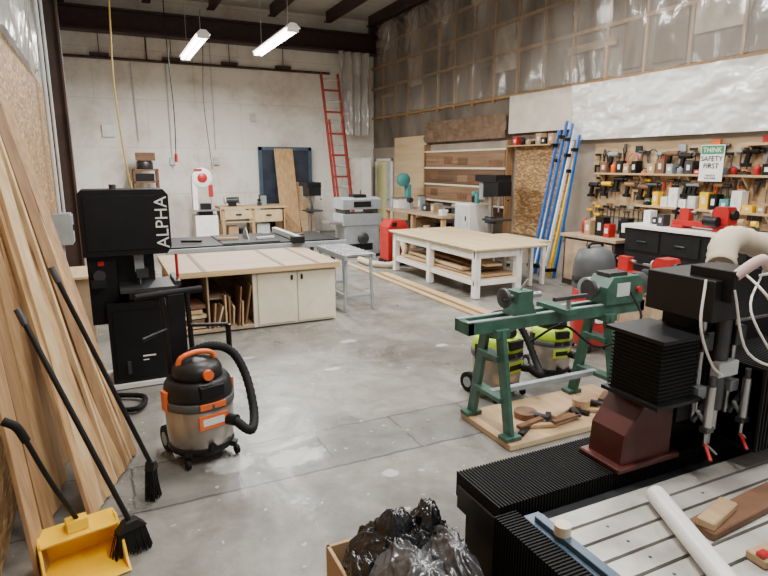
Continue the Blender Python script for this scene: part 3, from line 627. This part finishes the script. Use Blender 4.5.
# ---------------------------------------------------------------- white work table
b=B('white_work_table',(5.5,8.5,0))
b.bb((4.88,7.08,.735),(6.25,9.98,.78),plyt); b.bb((4.87,7.07,.75),(6.26,9.99,.775),M('edge_ply',(.7,.6,.4),.6))
for y in(7.12,8.5,9.8):
    for x in(4.91,5.68): b.bb((x,y,0.01),(x+.1,y+.1,.735),wht)
for x in(4.93,5.72): b.bb((x,7.12,.6),(x+.04,9.9,.735),wht); b.bb((x,7.12,.2),(x+.04,9.9,.28),wht)
for y in(7.14,9.84): b.bb((4.91,y,.62),(5.78,y+.04,.735),wht); b.bb((4.91,y,.2),(5.78,y+.04,.28),wht)
b.bb((4.93,7.16,.28),(5.76,9.86,.3),plyt); b.box((5.35,8.4,.33),(.7,2.4,.03),dply,(0,0,2)); b.box((5.3,8.6,.38),(.5,2.0,.05),plyt,(0,2,-3)); b.box((5.35,8.2,.45),(.5,1.6,.04),brown,(3,4,4)); b.box((5.4,7.9,.5),(.3,1.3,.03),plyt,(2,0,-5))
b.done()
b=B('side_table',(6.6,7.9,0)); b.bb((6.28,7.5,.72),(6.65,8.7,.76),plyt); 
for y in(7.55,8.6): 
    for x in(6.3,6.56): b.bb((x,y,.01),(x+.06,y+.07,.72),wht)
b.done()
b=B('floor_plank',(4.6,8,0)); b.bb((4.5,4.9,0.002),(4.64,9.6,.04),woody); b.bb((4.35,6.2,0.002),(4.44,11.2,.03),woody); b.done()

# ---------------------------------------------------------------- green lathe
b=B('lathe_platform',(3.05,3.35,0)); b.bb((2.44,3.04,0.005),(3.85,3.68,.049),dply); b.bb((2.44,3.035,0.005),(3.85,3.04,.049),plyt); b.done()
b=B('green_wood_lathe',(3.0,3.37,.05))
z0=.052
for x in(2.5,3.55):
    for sy in(-1,1): b.bar((x,3.37+sy*.24,z0+.01),(x,3.37+sy*.09,.82),.09,.035,grn,(1,0,0))
    b.bb((x-.045,3.2,.3),(x+.045,3.54,.335),grn); b.bb((x-.05,3.25,.6),(x+.05,3.49,.64),grn); b.bb((x-.06,3.24,.78),(x+.06,3.5,.84),grn)
    for sy in(-1,1): b.bb((x-.07,3.37+sy*.25-.05,z0),(x+.07,3.37+sy*.25+.05,z0+.03),grn)
b.bar((2.5,3.37,.32),(3.55,3.37,.32),.05,.04,mgry)
b.bb((2.22,3.28,.82),(3.95,3.33,.91),grn); b.bb((2.22,3.41,.82),(3.95,3.46,.91),grn); b.bb((2.22,3.28,.82),(2.27,3.46,.91),grn); b.bb((3.9,3.28,.82),(3.95,3.46,.91),grn)
b.bb((2.22,3.285,.911),(3.9,3.325,.915),mgry); b.bb((2.22,3.415,.911),(3.9,3.455,.915),mgry)
b.prism([(3.5,.91),(3.9,.91),(3.9,1.05),(3.84,1.13),(3.56,1.13),(3.5,1.05)],'y',3.26,3.48,grn); b.cyl((3.5,3.37,1.03),(3.42,3.37,1.03),.035,stl); b.cyl((3.43,3.37,1.03),(3.4,3.37,1.03),.08,dstl); b.cyl((3.9,3.37,1.03),(3.99,3.37,1.03),.095,dstl,n=24); b.cyl((3.99,3.37,1.03),(4.02,3.37,1.03),.05,stl)
b.cyl((3.6,3.6,.98),(3.88,3.6,.98),.09,mgry); b.bb((3.6,3.255,.97),(3.74,3.26,1.08),lgry); b.cyl((3.82,3.25,1.02),(3.82,3.22,1.02),.025,red); b.bb((3.55,3.3,1.13),(3.75,3.44,1.16),dstl)
b.prism([(2.62,.91),(2.84,.91),(2.8,1.0),(2.8,1.09),(2.66,1.09),(2.66,1.0)],'y',3.3,3.44,grn); b.cyl((2.6,3.37,1.04),(2.92,3.37,1.04),.022,stl); b.lathe((2.57,3.37,1.04),[(.07,0),(.075,.01),(.075,.02),(.07,.03)],dstl,20,'x'); b.cyl((2.57,3.31,1.04),(2.53,3.31,1.04),.01,blk)
b.cyl((2.73,3.37,1.09),(2.77,3.33,1.17),.01,stl)
b.bb((3.0,3.16,.91),(3.1,3.5,.95),grn); b.cyl((3.05,3.2,.95),(3.05,3.2,1.03),.018,stl); b.bb((2.9,3.18,1.02),(3.22,3.21,1.05),dstl)
b.tube([(3.75,3.25,1.0),(3.7,3.1,.8),(3.4,3.2,.6),(3.2,3.4,.75),(3.0,3.55,.6)],.01,blkr)
b.done()
b=B('turning_tools_and_offcuts',(3.05,3.2,.05))
for i in range(14):
    x=2.68+i*.075; a=R.uniform(0,3.14); y=3.26+R.uniform(-.12,.1); z=.068+.022*(i%2)
    L=.14; b.bar((x-L*math.cos(a),y-.5*L*math.sin(a),z),(x+L*math.cos(a),y+.5*L*math.sin(a),z),.045,.025,[blk,brown,dply,dstl][i%4])
b.cyl((3.35,3.3,.052),(3.35,3.3,.14),.07,dply); b.cyl((2.85,3.38,.052),(2.85,3.38,.1),.09,brown); b.done(.002)

# ---------------------------------------------------------------- CNC router
ex=bpy.data.objects.new('cnc_router',None); bpy.context.scene.collection.objects.link(ex); ex.location=(2.2,.8,0)
b=B('frame',(2.2,.8,0))
b.bb((1.19,-.2,.1),(3.3,1.74,.66),blk)
for x in(1.25,3.2):
    for y in(-.1,1.65): b.cyl((x,y,0),(x,y,.1),.04,dstl)
b.bb((1.16,-.2,.66),(1.24,1.76,.76),blkp); b.bb((1.18,1.52,.66),(3.3,1.76,.74),blkp)
b.done(parent=ex)
b=B('bed',(2.2,.8,0))
b.bb((1.3,-.2,.66),(3.3,1.5,.728),dstl)
y=-.17
while y<1.44: b.bb((1.32,y,.728),(3.28,y+.076,.75),alu); y+=.09
for x in(1.5,2.0,2.5,3.0):
    for k in range(17): b.cyl((x,-.13+k*.09,.7501),(x,-.13+k*.09,.7506),.006,dstl,n=8)
b.done(0,ex)
b=B('linear_rail',(1.27,.8,.75)); b.bb((1.245,-.2,.76),(1.315,1.46,.775),slate); b.bb((1.262,-.2,.775),(1.298,1.42,.795),slate); b.cyl((1.28,1.3,.795),(1.28,1.3,.83),.028,crm); b.cyl((1.28,1.0,.795),(1.28,1.0,.82),.02,stl); b.done(.002,ex)
b=B('bellows',(2,1.6,.8))
def bel(ax,a0,a1,lo,hi,pitch,dep):
    b.bb(tuple(lo[i]+(0 if i==ax else dep) for i in range(3)), tuple(hi[i]-(0 if i==ax else dep) for i in range(3)),blkr)
    a=a0
    while a<a1-pitch*.4:
        l=list(lo);h=list(hi); l[ax]=a; h[ax]=a+pitch*.4; b.bb(l,h,blkr); a+=pitch
bel(0,1.17,2.75,(1.17,1.5,.7),(2.75,1.78,.805),.014,.006)
bel(1,-.1,1.49,(1.14,-.1,.45),(1.235,1.49,.785),.014,.006)
bel(2,1.1,1.35,(1.83,1.42,1.1),(2.04,1.66,1.35),.016,.006)
bel(0,2.32,3.2,(2.32,1.32,.84),(3.2,1.62,1.2),.022,.012)
b.bb((1.81,1.4,1.345),(2.06,1.68,1.36),blk); b.bb((1.81,1.4,1.085),(2.06,1.68,1.1),blk)
b.done(0,ex)
b=B('gantry_casting',(1.87,1.6,.8)); b.prism([(1.76,.81),(2.04,.81),(2.04,1.085),(1.88,1.085),(1.77,.95)],'y',1.5,1.68,mar); b.bb((1.73,1.48,.8),(2.08,1.7,.825),mar); b.bb((2.04,1.62,.8),(3.2,1.8,1.3),blk); b.done(.006,ex)
b=B('spindle_head',(2.2,1.5,1.2))
b.bb((2.06,1.5,.95),(2.32,1.62,1.5),blk); b.bb((2.0,1.36,1.42),(2.42,1.66,1.58),blkp); b.bb((2.04,1.32,1.5),(2.2,1.5,1.62),blk)
for x in(2.09,2.29): b.cyl((x,1.45,.98),(x,1.45,1.45),.012,stl); b.bb((x-.03,1.42,1.28),(x+.03,1.5,1.36),dstl); b.bb((x-.025,1.42,1.08),(x+.025,1.5,1.13),mgry)
b.cyl((2.19,1.44,1.02),(2.19,1.44,1.42),.035,dstl); b.cyl((2.19,1.44,.93),(2.19,1.44,1.02),.022,stl); b.cyl((2.19,1.44,.86),(2.19,1.44,.93),.006,stl)
b.bb((2.13,1.39,1.17),(2.25,1.43,1.23),lgry)
for x in(2.08,2.3): 
    b.cyl((x,1.38,.98),(x,1.38,1.15),.017,stl); b.cyl((x,1.38,1.15),(x,1.38,1.19),.012,dstl); b.cyl((x,1.38,.9),(x,1.38,.98),.008,stl); b.box((x,1.38,.97),(.045,.035,.025),dstl); b.bar((x,1.38,.91),(x-.04,1.32,.87),.014,.008,red); b.bar((x,1.38,.91),(x+.05,1.36,.86),.016,.008,mgry)
    b.bar((x-.05,1.41,1.0),(x+.05,1.41,1.1),.02,.015,dstl); b.bar((x+.04,1.4,.95),(x-.04,1.4,1.05),.015,.012,mgry)
b.cyl((2.42,1.3,1.56),(2.62,1.3,1.5),.03,blk); b.box((2.58,1.3,1.44),(.05,.05,.16),blk,(0,15,0)); b.box((2.6,1.3,1.35),(.09,.07,.05),blkp,(0,15,0))
b.done(.003,ex)
b=B('cables',(2.2,1.4,1.5)); clr=M('clear_tube',(.7,.66,.62),.2)
b.tube([(2.1,1.34,1.62),(2.05,1.2,1.55),(2.2,1.15,1.35),(2.4,1.2,1.4),(2.42,1.35,1.6)],.005,clr)
b.tube([(2.15,1.3,1.6),(2.3,1.2,1.64),(2.42,1.25,1.5),(2.35,1.25,1.25),(2.15,1.3,1.3),(2.05,1.32,1.55)],.005,wht)
b.tube([(2.0,1.4,1.58),(1.93,1.35,1.42),(2.0,1.34,1.27),(2.1,1.36,1.2)],.005,clr)
b.tube([(2.2,1.32,1.6),(2.0,1.22,1.5),(2.1,1.15,1.3),(2.3,1.2,1.2),(2.5,1.25,1.35)],.004,wht)
b.tube([(2.38,1.4,1.55),(2.48,1.3,1.64),(2.58,1.3,1.5),(2.5,1.3,1.28),(2.4,1.36,1.15)],.01,blkr)
b.tube([(2.25,1.3,1.6),(2.28,1.25,1.66),(2.4,1.3,1.66)],.012,red)
b.tube([(2.06,1.33,1.6),(2.15,1.3,1.66),(2.26,1.33,1.62),(2.34,1.33,1.64)],.02,M('pink_rag',(.6,.42,.4),.7))
b.done(0,ex)
b=B('dust_hose',(2.7,1.75,1.6)); b.tube([(2.46,1.66,1.56),(2.56,1.72,1.64),(2.72,1.75,1.65),(2.95,1.7,1.55),(3.1,1.68,1.3)],.055,duct,14,rib=.16,seg=7); b.done(0,ex)
b=B('pvc_pipe',(1.65,1.15,.8))
b.tube([(1.77,1.34,.789),(1.42,.62,.789)],.036,white_pl,20); b.done(0)
b=B('scrap_board',(2.0,1.12,.78)); b.box((2.05,1.16,.768),(.6,.1,.03),brown,(0,0,4)); b.box((1.85,1.15,.798),(.2,.06,.03),dply,(0,0,14)); b.done()
b=B('wood_offcut',(1.9,.93,.78)); b.box((1.98,.95,.768),(.42,.07,.03),dply,(0,0,-3)); b.box((1.79,.95,.79),(.04,.03,.014),red); b.done()

# ---------------------------------------------------------------- box with bags
b=B('cardboard_box',(.85,1.6,0))
x0,x1,y0,y1,h=.68,1.12,1.15,1.97,.5
b.bb((x0,y0,0.005),(x1,y1,.02),card)
b.bb((x0,y0,0.02),(x0+.015,y1,h),card); b.bb((x1-.015,y0,0.02),(x1,y1,h),card); b.bb((x0,y0,.02),(x1,y0+.015,h),card); b.bb((x0,y1-.015,.02),(x1,y1,h),card)
b.done(.002)
def bagmat(name,c1,c2,rough):
    m,n,l,b=_base(name); tc=n.new('ShaderNodeTexCoord')
    def nn(sc,d,dist):
        no=n.new('ShaderNodeTexNoise'); no.inputs['Scale'].default_value=sc; no.inputs['Detail'].default_value=d; no.inputs['Distortion'].default_value=dist; l.new(tc.outputs['Object'],no.inputs['Vector']); return no.outputs['Fac']
    cr=n.new('ShaderNodeValToRGB'); e=cr.color_ramp.elements; e[0].color=c4(c1); e[1].color=c4(c2); e[0].position=.35; e[1].position=.7
    l.new(nn(5,2,1),cr.inputs['Fac']); l.new(cr.outputs['Color'],b.inputs['Base Color']); b.inputs['Roughness'].default_value=rough; b.inputs['Specular IOR Level'].default_value=.8
    bp=n.new('ShaderNodeBump'); bp.inputs['Strength'].default_value=.5; bp.inputs['Distance'].default_value=.015
    l.new(nn(14,1.5,1.5),bp.inputs['Height']); l.new(bp.outputs['Normal'],b.inputs['Normal']); return m
bagb=bagmat('black_bag_film',(.005,.005,.006),(.012,.012,.014),.18); bagc=bagmat('gray_bag_film',(.045,.045,.048),(.1,.1,.105),.2)
def bag(name,c,r,mat,seed,knot=0):
    # soft pillow with long pleats running towards a tied neck at the top
    bm=bmesh.new(); bmesh.ops.create_icosphere(bm,subdivisions=6,radius=1)
    for v in bm.verts:
        d=v.co.normalized(); th=math.atan2(d.y,d.x); z=d.z; top=max(0,z)
        n=noise.noise(d*1.2+Vector((seed,seed*2,0)))*.2
        w=1.6*noise.noise(d*1.5+Vector((0,seed,1)))
        pl=(1-abs(math.sin(th*5+w*2.2)))**2
        n+=.11*pl*(.25+top)*(1-z*z*.4)
        n+=.05*(1-min(1,abs(noise.noise(d*2.6+Vector((seed,4,0))))*3))**2
        n-=.05*abs(noise.noise(d*5+Vector((seed,0,9))))
        if knot:
            n-=.28*max(0,z-.45)
            if z>.86: n+=(z-.86)*3.2
        v.co=Vector((d.x*r[0],d.y*r[1],d.z*r[2]))*(.97+n)
    me=bpy.data.meshes.new(name); bm.to_mesh(me); bm.free(); me.materials.append(mat)
    for p in me.polygons:p.use_smooth=True
    ob=bpy.data.objects.new(name,me); ob.location=c; bpy.context.scene.collection.objects.link(ob); return ob
e=bpy.data.objects.new('plastic_bags',None); bpy.context.scene.collection.objects.link(e); e.location=(.88,1.55,.5)
for i,(c,r,m,k) in enumerate([((.87,1.5,.44),(.18,.3,.24),bagc,0),((1.0,1.5,.46),(.11,.24,.24),bagc,0),((.9,1.79,.49),(.17,.14,.18),bagb,1),((1.02,1.74,.5),(.11,.13,.19),bagb,1),((.9,1.26,.42),(.18,.16,.17),bagb,0),((.77,1.78,.46),(.08,.13,.13),bagb,0),((1.04,1.6,.52),(.06,.16,.16),bagb,0)]):
    o=bag('bag_%d'%i,c,r,m,i*3.1,k); o.parent=e; o.location=Vector(c)-e.location

# ---------------------------------------------------------------- left wall lean-tos
b=B('leaning_lumber',(-.3,4,0))
rl=random.Random(21)
mats=[woodz,woodz4,woodz3,woodz,woodz4,woodz2]
# loose fan of separate long boards; thin gaps and edges stay visible between them
for i in range(17):
    t=i/16; by=4.15-.72*t; bx=.03-.26*t; ty=by+.48+rl.uniform(-.2,.25); tz=2.25-.35*t+rl.uniform(-.35,.2)
    wd=rl.choice([.035,.045,.06,.07,.09]); mt=mats[i%6]
    b.bar((bx,by,.012),(-.575+.02*(i%3),ty,tz),.024,wd,mt,(rl.choice([.15,.35,.8]),.7,0))
for i in range(7):
    t=i/6; by=4.8-1.8*t; bx=-.38-.06*t; b.bar((bx,by,.012),(-.59,by+.25+rl.uniform(-.1,.1),2.3-.7*t+rl.uniform(-.3,.15)),.022,rl.choice([.09,.14,.2]),mats[(i*2+1)%6],(.2,.98,0))
b.done(.002)
b=B('leaning_plywood_offcut',(-.45,6.6,0)); b.box((-.47,6.7,.46),(.03,.6,.9),plyt,(0,10,0)); b.done()
b=B('wood_crate',(-.42,7.6,0)); 
b.bb((-.6,7.2,.01),(-.22,7.9,.75),plyb); b.bb((-.62,7.15,.75),(-.2,7.95,.78),plyt); b.bb((-.225,7.25,.1),(-.21,7.85,.4),plyt); b.done()
b=B('coiled_black_hose',(-.2,5.2,0)); b.tube([(-.5,5.3,1.25),(-.35,5.2,1.05),(-.25,5.1,.75),(-.22,5.0,.45),(-.2,5.1,.2),(-.1,5.0,.04),(.1,4.9,.04),(.15,5.15,.04),(-.1,5.3,.04)],.022,blkr,8,rib=.1,seg=10); b.tube([(-.45,5.45,1.1),(-.3,5.4,.8),(-.25,5.3,.5),(-.25,5.25,.3)],.03,blkr); b.done(0)
b=B('folding_chair',(-.4,6.05,0))
for y in(5.75,6.1): b.tube([(-.25,y,.01),(-.4,y,.5),(-.55,y,.95)],.014,blk); b.tube([(-.55,y,.01),(-.27,y,.48)],.014,blk)
b.box((-.38,5.93,.47),(.3,.36,.03),blkp,(0,-8,0)); b.box((-.52,5.93,.85),(.03,.36,.2),blkp,(0,-12,0)); b.done()
def broom(name,base,top,w,hh,ang):
    b=B(name,base); x,y,z=base; T=Matrix.Translation(base)@Matrix.Rotation(math.radians(ang),4,'Z')
    b.T=T; b.prism([(-w*.4,0.03),(w*.4,0.03),(w*.33,hh),(-w*.33,hh)],'y',-.02,.02,blkr); b.prism([(-w*.38,hh),(w*.38,hh),(w*.15,hh+.05),(-w*.15,hh+.05)],'y',-.028,.028,blkp)
    r=random.Random(3)
    for i in range(110): q=r.uniform(-w/2,w/2); b.bar((q*1.08,r.uniform(-.035,.035),0.003+r.uniform(0,.012)),(q*.72,r.uniform(-.022,.022),hh),.005,.005,blkr)
    b.T=Matrix.Identity(4); b.cyl((x,y,hh+.03),top,.014,blk,n=10); b.cyl(Vector((x,y,hh+.03)).lerp(Vector(top),.93),top,.018,dstl,n=10); return b.done(.001)
broom('push_broom',(-.03,3.0,0),(-.44,3.3,1.3),.2,.15,20)
broom('hand_broom',(.11,3.5,0),(-.3,3.62,1.45),.09,.2,60)
b=B('dustpan',(-.27,3.02,0)); b.T=Matrix.Translation((-.26,2.99,0))@Matrix.Rotation(math.radians(12),4,'Z')
b.bb((-.18,-.18,0.004),(.18,.15,.014),yel)
for sx in(-1,1): b.prism([(-.18,.005),(.15,.005),(.15,.19),(.06,.2),(-.04,.15),(-.12,.05)],'x',sx*.18-.007,sx*.18+.007,yel)
b.bb((-.18,.14,.005),(.18,.155,.19),yel); b.prism([(0,.17),(.15,.18),(.15,.195),(.0,.185)],'x',-.18,.18,yel); b.prism([(.03,.19),(.13,.19),(.11,.24),(.05,.24)],'x',-.05,.05,yel)
b.T=Matrix.Identity(4); b.tube([(-.27,3.07,.22),(-.36,3.0,.5),(-.43,2.97,.74)],.013,blk,8); b.tube([(-.43,2.97,.74),(-.46,2.96,.82),(-.51,2.96,.86)],.02,blkr,8); b.done(.003)

# ---------------------------------------------------------------- camera
cd=bpy.data.cameras.new('camera'); cd.sensor_width=36; cd.lens=36*580/768; co=bpy.data.objects.new('camera',cd)
bpy.context.scene.collection.objects.link(co); co.location=(0,0,2.0); co.rotation_euler=(math.radians(78),0,math.radians(-25.5)); cd.clip_end=100
bpy.context.scene.camera=co
